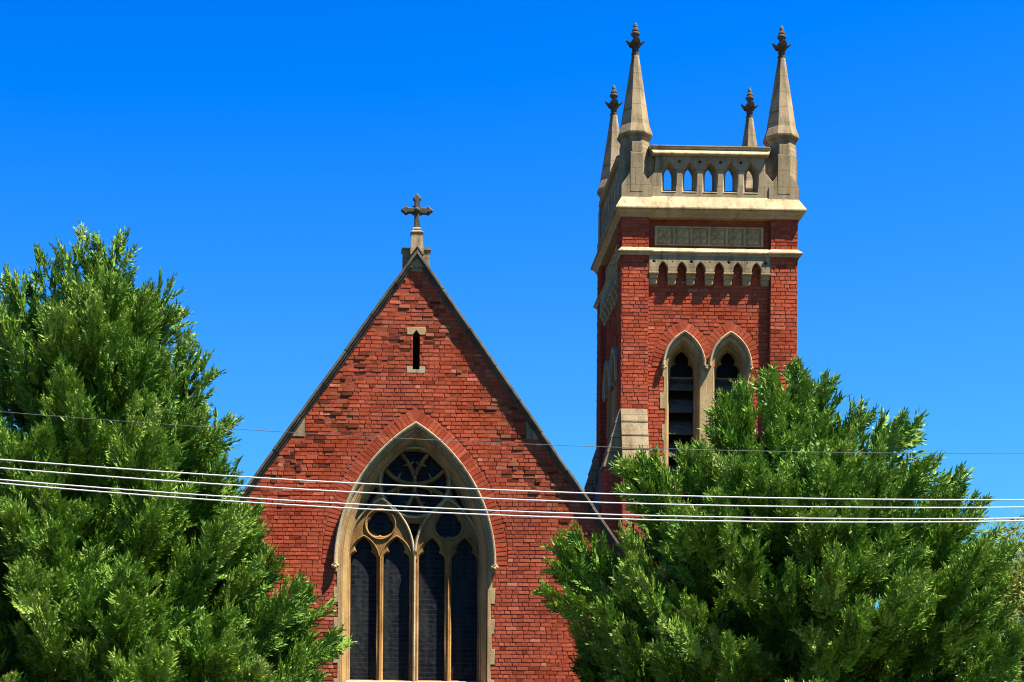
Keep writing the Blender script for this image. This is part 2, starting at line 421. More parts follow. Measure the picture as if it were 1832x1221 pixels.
bm = bmesh.new(); box(bm, -.2, .2, .42, .45, 10.8, 11.75); from_bm('dark_opening', bm, M_dark, sw)
# great window
gw = empty('great_window', (0, 0, 0)); gw.parent = church
out = arch(WA-.01, WZ, WR-.01, 22)
teeth = []
z = WZ
zs_ = [1.0+.273*i for i in range(60) if SILL-.25 < 1.0+.273*i < WZ]
lv = [SILL-.25]+zs_+[WZ]
for a, b in zip(lv, lv[1:]): teeth += [(dress((a+b)/2), a+.004), (dress((a+b)/2), b+.004)]
left_t = [(-x, z) for x, z in teeth[::-1]]
inner = arch(1.335, WZ, WR-.125, 22, legs=SILL-.24)
plate('dressed_surround', [[p for p in teeth]+out+left_t, inner], -.008, .10, M_stone, gw, .004)
bm = bmesh.new()                                  # splayed, moulded reveal
path = arch(1.335, WZ, WR-.125, 22, legs=SILL-.2)
# travel is counter-clockwise: offset to the right is away from the opening
sweep(bm, path, [(.035, .012), (.0, -.009), (-.018, -.009), (-.030, .012), (-.045, .014), (-.120, .15), (-.120, .165), (-.105, .18), (-.105, .20), (-.135, .205), (-.150, .23), (-.150, .42), (.035, .42)])
from_bm('moulded_reveal', bm, M_reveal, gw)
bm = bmesh.new()                                  # hood mould
hp = arch(WA-.075, WZ-.02, WR-.075, 24)
sweep(bm, hp, [(.0, .01), (.0, -.055), (.012, -.085), (.035, -.115), (.058, -.118), (.072, -.10), (.078, -.05), (.078, .01)])
hood = from_bm('hood_mould', bm, M_ledge, gw)
def boss(bm, x, y, z, r):
    for dx, dy, dz, k in ((0, 0, 0, 1), (.6, -.3, -.2, .6), (-.6, -.3, -.25, .6), (0, -.5, -.6, .62), (.1, -.45, .45, .55), (-.35, -.3, .4, .5)):
        bmesh.ops.create_icosphere(bm, subdivisions=2, radius=r*k, matrix=Matrix.Translation((x+dx*r, y+dy*r, z+dz*r)))
for s in (-1, 1):
    bm = bmesh.new(); boss(bm, s*(WA-.03), -.06, WZ-.04, .062); from_bm('hood_stop', bm, M_stone, gw, True)
# tracery: one pierced plate
TY0, TY1 = .25, .36
TA = 1.30
LC = (-.915, -.32, .32, .915); LH = .235; LS = 7.555
def lancet(cx, h, zs, zb):                        # trefoil cusped lancet light
    pts = [(cx+h, zb), (cx+h, zs)]
    r = []
    tip = zs+h*1.65
    def q(p0, p1, p2, n=6): return [((1-t)**2*p0[0]+2*t*(1-t)*p1[0]+t*t*p2[0], (1-t)**2*p0[1]+2*t*(1-t)*p1[1]+t*t*p2[1]) for t in [i/n for i in range(n+1)]]
    r += q((h, 0), (h*1.0, h*.42), (h*.52, h*.60))
    r += q((h*.62, h*.78), (h*.66, h*1.25), (0, h*1.72))
    pts = [(cx+h, zb)]+[(cx+x, zs+z) for x, z in r]
    pts += [(cx-x, zs+z) for x, z in r[::-1][1:]]+[(cx-h, zb)]
    return pts
holes = [lancet(c, LH, LS, SILL+.02) for c in LC]
CC = (0.0, 8.95); CR = .63                       # great circle
holes.append(circle(*CC, CR-.055, 48))
def trefoil(cx, cz, r, up=True):
    pts = []
    for k in range(48):
        t = 2*PI*k/48+PI/2
        rr_ = r*(.80+.22*abs(math.cos(1.5*(t-PI/2)))**.6)
        pts.append((cx+rr_*math.cos(t), cz+rr_*math.sin(t)))
    return pts
for s in (-1, 1): holes.append(trefoil(s*.6175, 8.19, .235))
# spandrel lights
for s in (-1, 1):
    p = [(s*.685, 8.74), (s*.67, 8.82), (s*.70, 8.88), (s*.80, 8.72), (s*.92, 8.47), (s*.87, 8.47), (s*.76, 8.64)]
    holes.append(p if s > 0 else p[::-1])
holes.append([(-.10, 8.215), (.10, 8.215), (.05, 8.06), (0, 7.91), (-.05, 8.06)])
plate('tracery', [arch(TA, WZ, WR-.16, 22, legs=SILL-.1)]+holes, TY0, TY1, M_trac, gw, .026)
bm = bmesh.new()                                  # raised rolls on the main lines of the tracery
roll = lambda r, y: [(r*math.cos(t), y+r*math.sin(t)*1.3) for t in [PI/8+2*PI*i/8 for i in range(8)]]
sweep(bm, circle(*CC, CR, 48), roll(.024, TY0-.012), True)
for s in (-1, 1):
    sa_ = .595; sr = 1.16; sz = 7.645
    sweep(bm, [(x, z) for x, z in arch(sa_, sz, sr, 14, cx=s*.607)], roll(.024, TY0-.014))
from_bm('tracery_roll', bm, M_ledge, gw, True)
bm = bmesh.new()
for c in LC: sweep(bm, arch(.288, LS-.03, .50, 10, cx=c), roll(.016, TY0-.004))
for s in (-1, 1): sweep(bm, circle(s*.6175, 8.19, .272, 32), roll(.016, TY0-.004), True)
from_bm('light_roll', bm, M_trac, gw, True)
def bez(p0, p1, p2, n=8): return [((1-t)**2*p0[0]+2*t*(1-t)*p1[0]+t*t*p2[0], (1-t)**2*p0[1]+2*t*(1-t)*p1[1]+t*t*p2[1]) for t in [i/n for i in range(n+1)]]
bm = bmesh.new(); K = .555                         # bars of the rose
bar = [(.040, TY0+.095), (.036, TY0+.03), (.014, TY0-.004), (-.014, TY0-.004), (-.036, TY0+.03), (-.040, TY0+.095)]
RB = [[(0, -.08), (0, .32)]]
for q in (-1, 1):
    RB += [bez((q*.015, .24), (q*.10, .55), (q*.42, .93)), bez((0, -.02), (q*.55, -.04), (q*.93, .40)), bez((0, -.05), (q*.5, -.10), (q*.92, -.38)), bez((q*.01, -.30), (q*.10, -.55), (q*.36, -.95))]
RB.append([(0, 0), (0, -.42)])
for P_ in RB: sweep(bm, [(CC[0]+x*K, CC[1]+z*K) for x, z in P_], bar)
for q in (-1, 1):
    for x, z, dx, dz in ((.24, .60, .13, -.05), (.52, .18, -.06, .14), (.52, -.24, .05, -.13), (.20, -.66, .13, .04), (.13, .62, -.09, .08)):
        c = Vector((CC[0]+q*x*K, TY0+.04, CC[1]+z*K)); e = Vector((q*dx*K, 0, dz*K))
        tube(bm, [c-e*.3, c+e*.5, c+e*1.15], [.030, .022, .004], 6)
bmesh.ops.create_icosphere(bm, subdivisions=2, radius=.055, matrix=Matrix.Translation((0, TY0+.03, CC[1])))
from_bm('rose_bars', bm, M_trac, gw)
bm = bmesh.new(); sweep(bm, [(0, SILL), (0, 7.62)], [(.028, TY0-.002), (.026, TY0-.05), (0, TY0-.075), (-.026, TY0-.05), (-.028, TY0-.002)])
from_bm('mullion', bm, M_ledge, gw)
for s in (-1, 1):
    bm = bmesh.new(); sweep(bm, [(s*.6175, SILL), (s*.6175, 7.62)], [(.022, TY0-.002), (.018, TY0-.025), (0, TY0-.038), (-.018, TY0-.025), (-.022, TY0-.002)])
    from_bm('mullion', bm, M_trac, gw)
for c in LC:                                      # panes, one behind each light
    bm = bmesh.new(); box(bm, c-LH-.035, c+LH+.035, .325, .335, SILL-.02, LS+LH*1.72+.01); from_bm('pane', bm, M_glass, gw)
bm = bmesh.new(); prism(bm, circle(*CC, CR-.03, 32), .352, .358); from_bm('rose_pane', bm, M_glass, gw)
for s in (-1, 1):
    bm = bmesh.new(); prism(bm, circle(s*.6175, 8.19, .26, 24), .327, .333); from_bm('trefoil_pane', bm, M_glass, gw)
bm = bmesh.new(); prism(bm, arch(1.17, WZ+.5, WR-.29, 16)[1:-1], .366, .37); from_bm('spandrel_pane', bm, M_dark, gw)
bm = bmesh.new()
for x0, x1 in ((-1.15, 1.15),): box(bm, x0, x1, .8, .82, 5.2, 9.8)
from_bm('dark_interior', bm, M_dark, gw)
bm = bmesh.new(); v = [(-1.42, -.10), (-1.42, .0), ]
sec = [(-.14, SILL-.24), (-.14, SILL-.18), (.21, SILL-.0), (.36, SILL+.0), (.36, SILL-.24)]
a = [bm.verts.new((-1.40, y, z)) for y, z in sec]; b = [bm.verts.new((1.40, y, z)) for y, z in sec]
bm.faces.new(a); bm.faces.new(b[::-1])
for i in range(5): bm.faces.new((a[i], b[i], b[(i+1) % 5], a[(i+1) % 5]))
from_bm('sill', bm, M_ledge, gw)
# coping of the gable
dn = Vector((SL, 1)).normalized()
def coping(s):
    bm = bmesh.new()
    e = (s*HB*1.06, AX-SL*HB*1.06); t = (0, AX)
    path = [e, t] if s > 0 else [t, e]
    # right of travel is outward for both: going up the right side and down the left
    prof = [(0, .55), (0, -.05), (-.012, -.085), (-.05, -.095), (-.055, -.075), (-.085, -.06), (-.09, -.03), (-.125, -.018), (-.135, .012), (-.135, .55)]
    nrm = Vector((s*SL, 1)).normalized()
    rr = random.Random(5+s); L0 = HB*1.06; cuts = [0.0]
    while cuts[-1] < L0: cuts.append(cuts[-1]+rr.uniform(.40, .52))
    cuts[-1] = L0
    for c0, c1 in zip(cuts, cuts[1:]):             # one coping stone after another, each set a hair differently
        jo, jy = rr.uniform(-.006, .006), rr.uniform(-.006, .004); ends = []
        for c_, g in ((c0, .003 if c0 else 0), (c1, -.003)):
            x = c_+g
            if x <= 0: ends.append([(0.0, y+jy, AX+(o+jo)*math.sqrt(1+SL*SL)) for o, y in prof])
            else: ends.append([(s*x+nrm.x*(o+jo), y+jy, AX-SL*x+nrm.y*(o+jo)) for o, y in prof])
        loft(bm, ends)
    return from_bm('gable_coping', bm, M_coping, church)
coping(1); coping(-1)
# nave behind the gable
bm = bmesh.new(); zt = AX-SL*HB-.3
box(bm, -HB+.01, -HB+.4, .5, 24, 0, zt); box(bm, HB-.4, HB-.01, .5, 24, 0, zt); box(bm, -HB+.4, HB-.4, 23.6, 24, 0, zt)
from_bm('nave_wall', bm, M_bricktex, church)
bm = bmesh.new()
prism(bm, [(-HB-.25, AX-SL*(HB+.25)-.45), (0, AX-.45), (HB+.25, AX-SL*(HB+.25)-.45), (HB+.25, AX-SL*(HB+.25)-.6), (0, AX-.6), (-HB-.25, AX-SL*(HB+.25)-.6)], .55, 24.2)
from_bm('roof', bm, M_slate, church)
# apex: saddle stone, pedestal, cross
bm = bmesh.new()
for s in (-1, 1):
    box(bm, s*.17-.075, s*.17+.075, .30, .52, 12.55, 13.17)
    box(bm, s*.18-.085, s*.18+.085, .28, .54, 13.171, 13.205)
box(bm, -.12, .12, .33, .50, 12.6, 13.0)
from_bm('saddle_stone', bm, M_parapet, church)
gc = empty('gable_cross', (0, 0, 0)); gc.parent = church
bm = bmesh.new(); cy = .10
def sq(h, z, hy=None): hy = hy or h; return [(-h, cy-hy, z), (h, cy-hy, z), (h, cy+hy, z), (-h, cy+hy, z)]
loft(bm, [sq(.135, 12.75, .14), sq(.115, 13.10, .13), sq(.100, 13.385, .10), sq(.115, 13.386, .115), sq(.115, 13.405, .115), sq(.085, 13.42, .085), sq(.07, 13.45, .07), sq(.078, 13.452, .078), sq(.075, 13.475, .075), sq(.045, 13.50, .045)])
for s in (-1, 1): prism(bm, [(0, 13.16), (s*.125, 12.98), (s*.10, 12.97), (0, 13.115)] if s < 0 else [(0, 13.115), (s*.10, 12.97), (s*.125, 12.98), (0, 13.16)], -.08, .0)
from_bm('pedestal', bm, M_parapet, gc)
KZ = 13.81
ol = []
def arm(L): # outline of one arm with a budded end, pointing up; right half
    w0 = .047
    return [(w0, .04), (w0, L-.135), (.058, L-.12), (.075, L-.095), (.068, L-.065), (.045, L-.05), (.034, L-.03), (.012, L), (-.012, L), (-.034, L-.03), (-.045, L-.05), (-.068, L-.065), (-.075, L-.095), (-.058, L-.12), (-w0, L-.135), (-w0, .04)]
for k, L in ((0, .30), (1, .285), (2, .33), (3, .285)):
    t = -k*PI/2
    pts = [(x, z) for x, z in (arm(L) if k != 2 else [(.047, .04), (.048, L), (-.048, L), (-.047, .04)])]
    ol += [(x*math.cos(t)-z*math.sin(t), KZ+x*math.sin(t)+z*math.cos(t)) for x, z in pts]
plate('cross_arms', [ol], cy-.05, cy+.05, M_finial, gc, .018)
bm = bmesh.new()
bmesh.ops.create_icosphere(bm, subdivisions=2, radius=.05, matrix=Matrix.Translation((0, cy-.055, KZ)))
for k in range(4):
    t = PI/4+k*PI/2
    p = Vector((math.cos(t), 0, math.sin(t)))
    tube(bm, [Vector((0, cy, KZ))+p*.03, Vector((0, cy, KZ))+p*.085, Vector((0, cy, KZ))+p*.118], [.022, .024, .008], 6)
from_bm('cross_boss', bm, M_finial, gc, True)

# ------------------------------------------------------------------ bell tower
TC = Vector((5.58, 3.17, 0))
tower = empty('bell_tower', TC)
tag(tower, 'square red brick bell tower with sandstone parapet and four corner spires beside the church', 'tower')
T = 1.67; RC = 1.555; PI_ = 1.155                 # pilaster face, recessed face, pilaster's inner edge
ZB, ZC = 14.30, 14.67                              # top of brick, top of the cornice
faces = []                                         # parts of the front face, copied round the other three sides
# corner piers
bm = bmesh.new()
box(bm, PI_, T-.005, -T+.005, -PI_, 0, ZB+.1)
faces.append(from_bm('corner_pier', bm, M_bricktex, tower))
BW, BS, BR = .415, 11.50, .74                     # belfry hood: half width, springing, radius
WX = (-.465, .415); WM = -.025
BSILL = 9.30
opn = [arch(.325, BS-.05, .65, 10, cx=x, legs=BSILL) for x in WX]
faces.append(plate('wall_backing', [[(-PI_, 0), (PI_, 0), (PI_, ZB+.1), (-PI_, ZB+.1)]]+opn, -RC+.005, -RC+.40, M_mortar, tower))
B = Bricks()
def bdress(z):
    k = int((z-8.0)/.30); return .785+(.0, .10, .03, .055)[k % 4]
def tb(zb, zt):
    zm = (zb+zt)/2; o = []
    if zb < 12.36 and zt > BS:
        for x in WX:
            h = max(arch_half(BW+.19, BS, BR+.19, zb), arch_half(BW+.19, BS, BR+.19, zt))
            if h > 0: o.append((x-h, x+h))
    elif BSILL-.1 < zm <= BS: o.append((WM-bdress(zm), WM+bdress(zm)))
    if BS < zt and zb < BS+.16: o.append((WM-.12, WM+.12))
    if zt > 13.77 and zb < 14.15: o.append((-1.04, 1.04))
    return o
nob = lambda zb, zt: []
lay(B, 6.0, ZB, lambda z: -PI_, lambda z: PI_, tb, lambda u, d, z: (u, d-RC, z), 0, None, 5)
lay(B, 6.0, ZB, lambda z: -T+.001, lambda z: -PI_, nob, lambda u, d, z: (u, d-T, z), 0, None, 6)
lay(B, 6.0, ZB, lambda z: PI_, lambda z: T-.001, nob, lambda u, d, z: (u, d-T, z), 0, None, 8)
for x in WX: voussoirs(B, BW, BW+.185, BS, BR, x, lambda u, d, z: (u, d-RC, z), -.003, .075, 4)
faces.append(B.build('brick_face', tower))
# frieze of six carved panels
FR = empty('frieze', (0, 0, 0)); FR.parent = tower; faces.append(FR)
pw = .335; fx0 = -1.005; holes = []
for i in range(6): holes.append([(fx0+i*pw+.025, 13.805), (fx0+(i+1)*pw-.025, 13.805), (fx0+(i+1)*pw-.025, 14.115), (fx0+i*pw+.025, 14.115)])
plate('frame', [[(-1.035, 13.775), (1.035, 13.775), (1.035, 14.145), (-1.035, 14.145)]]+holes, -RC-.034, -RC+.005, M_panel, FR, .010)
for i in range(6):
    cx, cz = fx0+(i+.5)*pw, 13.96
    bm = bmesh.new(); box(bm, cx-.143, cx+.143, -RC+.000, -RC+.012, 13.806, 14.114)
    for k in range(4):                             # four-leaf flower in relief
        t = PI/4+k*PI/2; d = Vector((math.cos(t), 0, math.sin(t))); e = Vector((-d.z, 0, d.x)); c = Vector((cx, -RC-.0, cz))
        p = [c+d*.015, c+d*.11+e*.075, c+d*.19, c+d*.11-e*.075]; top = c+d*.10+Vector((0, -.042, 0))
        v = [bm.verts.new(q) for q in p]; tv = bm.verts.new(top)
        for j in range(4): bm.faces.new((v[j], v[(j+1) % 4], tv))
    bmesh.ops.create_icosphere(bm, subdivisions=1, radius=.028, matrix=Matrix.Translation((cx, -RC-.008, cz)))
    from_bm('carved_panel', bm, M_panel, FR)
# corbel table
CT = empty('corbel_table', (0, 0, 0)); CT.parent = tower; faces.append(CT)
sp = (2*PI_-.19)/6; c0 = -PI_+.095
tbl = [(-PI_+.004, 13.555), (-PI_+.004, 13.255)]
for i in range(6):
    l, r = c0+i*sp+.088, c0+(i+1)*sp-.088; mx = (l+r)/2
    tbl += [(l, 13.255), (l, 13.30), (l+.015, 13.355), (mx-.035, 13.41), (mx, 13.44), (mx+.035, 13.41), (r-.015, 13.355), (r, 13.30), (r, 13.255)]
tbl += [(PI_-.004, 13.255), (PI_-.004, 13.555)]
hs = [circle(c0+i*sp+(0 if i else .0), 13.44, .026, 8) for i in range(7)]
plate('arcade', [tbl]+hs, -RC-.125, -RC-.002, M_parapet, CT, .010)
for i in range(7):
    x = c0+i*sp; bm = bmesh.new()
    h = .086
    for (y0, zb, zt, hh) in ((-.140, 13.205, 13.253, h+.006), (-.100, 13.135, 13.204, h-.006), (-.062, 13.03, 13.134, h-.012)):
        sec = [(.002, zb), (y0+.02, zb), (y0, zb+.02), (y0, zt), (.002, zt)]
        xl = max(x-hh, -PI_+.003); xr = min(x+hh, PI_-.003)
        a = [bm.verts.new((xl, -RC+y, z)) for y, z in sec]; b = [bm.verts.new((xr, -RC+y, z)) for y, z in sec]
        bm.faces.new(a); bm.faces.new(b[::-1])
        for j in range(5): bm.faces.new((a[j], b[j], b[(j+1) % 5], a[(j+1) % 5]))
    from_bm('corbel', bm, M_stone, CT)
# belfry windows (the pair shares its middle jamb)
for wi, x in enumerate(WX):
    BWN = empty('belfry_window', (0, 0, 0)); BWN.parent = tower; faces.append(BWN)
    s = -1 if wi == 0 else 1
    bm = bmesh.new()
    sweep(bm, arch(.325, BS-.05, .65, 12, cx=x, legs=BSILL), [(.03, -RC+.02), (0, -RC-.008), (-.012, -RC-.008), (-.055, -RC+.10), (-.055, -RC+.12), (-.045, -RC+.135), (-.045, -RC+.15), (-.075, -RC+.165), (-.085, -RC+.19), (-.085, -RC+.30), (.03, -RC+.30)])
    from_bm('moulded_reveal', bm, M_reveal, BWN)
    bm = bmesh.new()
    sweep(bm, arch(BW-.06, BS, BR-.06, 14, cx=x), [(0, -RC+.01), (0, -RC-.06), (.018, -RC-.105), (.042, -RC-.112), (.058, -RC-.09), (.062, -RC-.04), (.062, -RC+.01)])
    from_bm('hood_mould', bm, M_ledge, BWN)
    # surround with toothed outer jamb
    z_ = [8.0+.30*i for i in range(40) if BSILL < 8.0+.30*i < BS]; lv = [BSILL-.08]+z_+[BS]
    tt = []
    for a, b in zip(lv, lv[1:]): d_ = bdress((a+b)/2)-.004; tt += [(d_, a+.004), (d_, b+.004)]
    edge = arch(BW-.005, BS, BR-.005, 12, cx=.44)
    o_ = tt+edge+[(.0015, BS), (.0015, BSILL-.08)]
    i_ = arch(.325, BS-.05, .65, 12, cx=.44, legs=BSILL)
    fl = lambda P: [(WM+q, z) for q, z in P] if s > 0 else [(WM-q, z) for q, z in P][::-1]
    plate('dressed_surround', [fl(o_), fl(i_)], -RC-.008, -RC+.06, M_stone, BWN, .003)
    # cusped head and louvres
    hd = arch(.255, BS-.05, .58, 12, cx=x)
    plate('cusped_head', [[(x+.255, BS-.16)]+hd+[(x-.255, BS-.16)], lancet(x, .215, BS-.02, BS-.159)], -RC+.19, -RC+.26, M_trac, BWN, .012)
    for k in range(7):
        zt = 11.42-.42*k; bm = bmesh.new()
        sec = [(.20, zt-.30), (.215, zt-.315), (.46, zt-.02), (.445, zt-.005)]
        a = [bm.verts.new((x-.255, -RC+y, z)) for y, z in sec]; b = [bm.verts.new((x+.255, -RC+y, z)) for y, z in sec]
        bm.faces.new(a); bm.faces.new(b[::-1])
        for j in range(4): bm.faces.new((a[j], b[j], b[(j+1) % 4], a[(j+1) % 4]))
        if zt-.32 > 8.9: from_bm('louvre', bm, M_louvre, BWN)
        else: bm.free()
    bm = bmesh.new(); box(bm, x-.30, x+.30, -RC+.55, -RC+.57, 9.0, 12.3); from_bm('dark_opening', bm, M_dark, BWN)
    bm = bmesh.new(); xo = WM+s*.88
    sec = [(-.06, BSILL-.16), (-.06, BSILL-.10), (.30, BSILL+.05), (.30, BSILL-.16)]
    a = [bm.verts.new((min(WM+.002*s, xo), -RC+y, z)) for y, z in sec]; b = [bm.verts.new((max(WM+.002*s, xo), -RC+y, z)) for y, z in sec]
    bm.faces.new(a); bm.faces.new(b[::-1])
    for j in range(4): bm.faces.new((a[j], b[j], b[(j+1) % 4], a[(j+1) % 4]))
    from_bm('sill', bm, M_stone, BWN)
    for hx in ((x+s*(BW-.03), ), (WM, )) if s < 0 else ((x+s*(BW-.03), ), ):
        bm = bmesh.new(); boss(bm, hx[0], -RC-.05, BS-.02, .045); from_bm('hood_stop', bm, M_stone, BWN, True)
# buttress on each pilaster of the face, with its four weathered stone courses
for s in (-1, 1):
    BT = empty('buttress', (0, 0, 0)); BT.parent = tower; faces.append(BT)
    x0, x1 = (s*(PI_+.01), s*(T-.004)) if s > 0 else (-T+.004, -PI_-.01)
    bm = bmesh.new(); n = 4; zt, zb, pr = 10.66, 9.56, .30
    for k in range(n):
        za = zt-(zt-zb)*k/n; zc = zt-(zt-zb)*(k+1)/n
        pa = pr*k/n; pc = pr*(k+1)/n
        sec = [(0.01, zc+.012), (-pc-.018, zc+.012), (-pc-.018, zc+.035), (-pa-.012, za), (.01, za)]
        a = [bm.verts.new((x0, -T+y, z)) for y, z in sec]; b = [bm.verts.new((x1, -T+y, z)) for y, z in sec]
        bm.faces.new(a); bm.faces.new(b[::-1])
        for j in range(5): bm.faces.new((a[j], b[j], b[(j+1) % 5], a[(j+1) % 5]))
    from_bm('weathering', bm, M_parapet, BT)
    bm = bmesh.new(); box(bm, x0+.006, x1-.006, -T-pr+.01, -T+.0, 0, zb+.008); from_bm('brick_shaft', bm, M_bricktex, BT)
# parapet
PF = T-.015                                        # front plane of the parapet
PA = empty('parapet', (0, 0, 0)); PA.parent = tower; faces.append(PA)
PX = 1.04; PT = 15.47
pan = [(-1.38, ZC-.02), (1.38, ZC-.02), (1.38, 14.80), (1.155, 15.02), (PX, 15.16), (PX, PT), (-PX, PT), (-PX, 15.16), (-1.155, 15.02), (-1.38, 14.80)]
hs = []
oc = [-.776+.388*i for i in range(5)]
def lanc(c, w, z0, z1, zt): return [(c-w, z0), (c+w, z0), (c+w, z1), (c+w*.87, z1+(zt-z1)*.36), (c+w*.46, z1+(zt-z1)*.74), (c, zt), (c-w*.46, z1+(zt-z1)*.74), (c-w*.87, z1+(zt-z1)*.36), (c-w, z1)]
OF = [lanc(c, .136, 14.765, 15.12, 15.335) for c in oc]; OB = [lanc(c, .080, 14.845, 15.10, 15.275) for c in oc]
hs += OF
hs += [circle(c+.194, 15.34, .026, 8) for c in oc[:-1]]
plate('pierced_panel', [pan]+hs, -PF, -PF+.128, M_parapet, PA, .010)
plate('pierced_backing', [[(-1.36, ZC-.02), (1.36, ZC-.02), (1.36, PT), (-1.36, PT)]]+OB, -PF+.131, -PF+.24, M_parapet, PA, .004)
bm = bmesh.new()                                   # splayed reveals of the openings
for f_, g_ in zip(OF, OB):
    a = [bm.verts.new((x, -PF+.012, z)) for x, z in f_]; b = [bm.verts.new((x, -PF+.1315, z)) for x, z in g_]
    for j in range(1, 9): bm.faces.new((a[j], a[(j+1) % 9], b[(j+1) % 9], b[j]))
from_bm('opening_splay', bm, M_parapet, PA)
for c in oc:                                       # sloping sills of the openings
    bm = bmesh.new()
    sec = [(-.006, 14.755), (-.004, 14.768), (.20, 14.852), (.20, 14.755)]
    a = [bm.verts.new((c-.131, -PF+y, z)) for y, z in sec]; b = [bm.verts.new((c+.131, -PF+y, z)) for y, z in sec]
    bm.faces.new(a); bm.faces.new(b[::-1])
    for j in range(4): bm.faces.new((a[j], b[j], b[(j+1) % 4], a[(j+1) % 4]))
    from_bm('opening_sill', bm, M_ledge, PA)
bm = bmesh.new()                                   # coping in two stages
def hbar(sec, h0, h1=None):
    a = [bm.verts.new((-(h0 if y > -.02 or h1 is None else h1), -PF+y, z)) for y, z in sec]; b = [bm.verts.new(((h0 if y > -.02 or h1 is None else h1), -PF+y, z)) for y, z in sec]
    bm.faces.new(a); bm.faces.new(b[::-1]); k = len(sec)
    for j in range(k): bm.faces.new((a[j], b[j], b[(j+1) % k], a[(j+1) % k]))
hbar([(.28, 15.44), (-.055, 15.44), (-.085, 15.455), (-.085, 15.47), (-.01, 15.555), (.28, 15.555)], 1.13, 1.09)
hbar([(.30, 15.575), (.0, 15.558), (-.015, 15.575), (-.045, 15.61), (-.045, 15.625), (.06, 15.66), (.20, 15.66), (.30, 15.62)], 1.15, 1.11)
from_bm('coping', bm, M_ledge, PA)
# pinnacle
PN = empty('pinnacle', (-1.395, -1.395, 0)); PN.parent = tower
RO = .30/math.cos(PI/8)
bm = bmesh.new()
k8 = 1/math.cos(PI/8)
loft(bm, [ngon(8, .265*k8, ZC-.06), ngon(8, .265*k8, 15.62), ngon(8, .255*k8, 15.64), ngon(8, .255*k8, 15.76), ngon(8, .27*k8, 15.80), ngon(8, .315*k8, 15.86), ngon(8, .318*k8, 15.885), ngon(8, .268*k8, 16.04), ngon(8, .262*k8, 16.05), ngon(8, .062*k8, 17.44)])
from_bm('shaft', bm, M_parapet, PN)
bm = bmesh.new()                                   # broached square foot and small clasping buttresses
h = .283
loft(bm, [[(-h, -h, ZC-.03), (h, -h, ZC-.03), (h, h, ZC-.03), (-h, h, ZC-.03)], [(-h, -h, 14.88), (h, -h, 14.88), (h, h, 14.88), (-h, h, 14.88)], [(-h*.45, -h*.98, 15.10), (h*.45, -h*.98, 15.10), (h*.45, h*.98, 15.10), (-h*.45, h*.98, 15.10)]])
for k in range(4):
    ca, sa = math.cos(k*PI/2), math.sin(k*PI/2)
    for hw, dpt, za, zb2 in ((.115, .287, 14.75, 15.54), (.09, .277, 15.5, 15.75)):
        pts = [(-hw, -.2, za), (hw, -.2, za), (hw, -dpt, za), (-hw, -dpt, za), (-hw, -.2, zb2+.06), (hw, -.2, zb2+.06), (hw, -dpt, zb2-.06), (-hw, -dpt, zb2-.06)]
        v = [bm.verts.new((x*ca-y*sa, x*sa+y*ca, z)) for x, y, z in pts]
        for f in ((0, 3, 2, 1), (4, 5, 6, 7), (0, 1, 5, 4), (1, 2, 6, 5), (2, 3, 7, 6), (3, 0, 4, 7)): bm.faces.new([v[i] for i in f])
from_bm('foot', bm, M_parapet, PN)
bm = bmesh.new()                                   # leafy finial
lo = lambda z, r: ngon(10, r, z)
loft(bm, [lo(17.42, .070), lo(17.46, .078), lo(17.475, .060), lo(17.50, .056), lo(17.52, .068), lo(17.545, .066), lo(17.56, .050), lo(17.60, .06), lo(17.66, .075), lo(17.70, .08), lo(17.72, .06), lo(17.76, .042), lo(17.79, .06), lo(17.82, .085), lo(17.845, .085), lo(17.87, .055), lo(17.89, .065), lo(17.92, .06), lo(17.945, .04), lo(17.97, .043), lo(18.01, .034), lo(18.05, .012)])
def leaf(bm, ang, z0, r0, L, up, wid):
    d = Vector((math.cos(ang), math.sin(ang), 0)); e = Vector((-d.y, d.x, 0)); zz = Vector((0, 0, 1))
    P_ = [(0, 0, .6), (.35, .18, 1.0), (.75, .50, 1.0), (1.0, .85, .6), (1.15, 1.15, .08)]
    rings = []
    for a_, u_, w_ in P_:
        c = d*(r0+L*a_)+zz*(z0+up*u_); th = .016
        rings.append([c+e*wid*w_*.5, c+zz*th+d*.0, c-e*wid*w_*.5, c-zz*th])
    loft(bm, rings)
for k in range(4): leaf(bm, k*PI/2, 17.61, .045, .12, .09, .15)
for k in range(4): leaf(bm, k*PI/2+PI/4, 17.585, .045, .085, .05, .10)
for k in range(6): leaf(bm, k*PI/3, 17.79, .035, .042, .03, .05)
for k in range(6): leaf(bm, k*PI/3+.5, 17.87, .03, .03, .03, .04)
from_bm('finial', bm, M_finial, PN)
for k in range(1, 4):
    c = copy_tree(PN, tower); a = k*PI/2
    c.location = (-1.395*math.cos(a)+1.395*math.sin(a), -1.395*math.sin(a)-1.395*math.cos(a), 0)
# the other three sides
for k in (1, 2, 3):
    for o in faces:
        c = copy_tree(o, tower); c.rotation_euler = (0, 0, -k*PI/2)
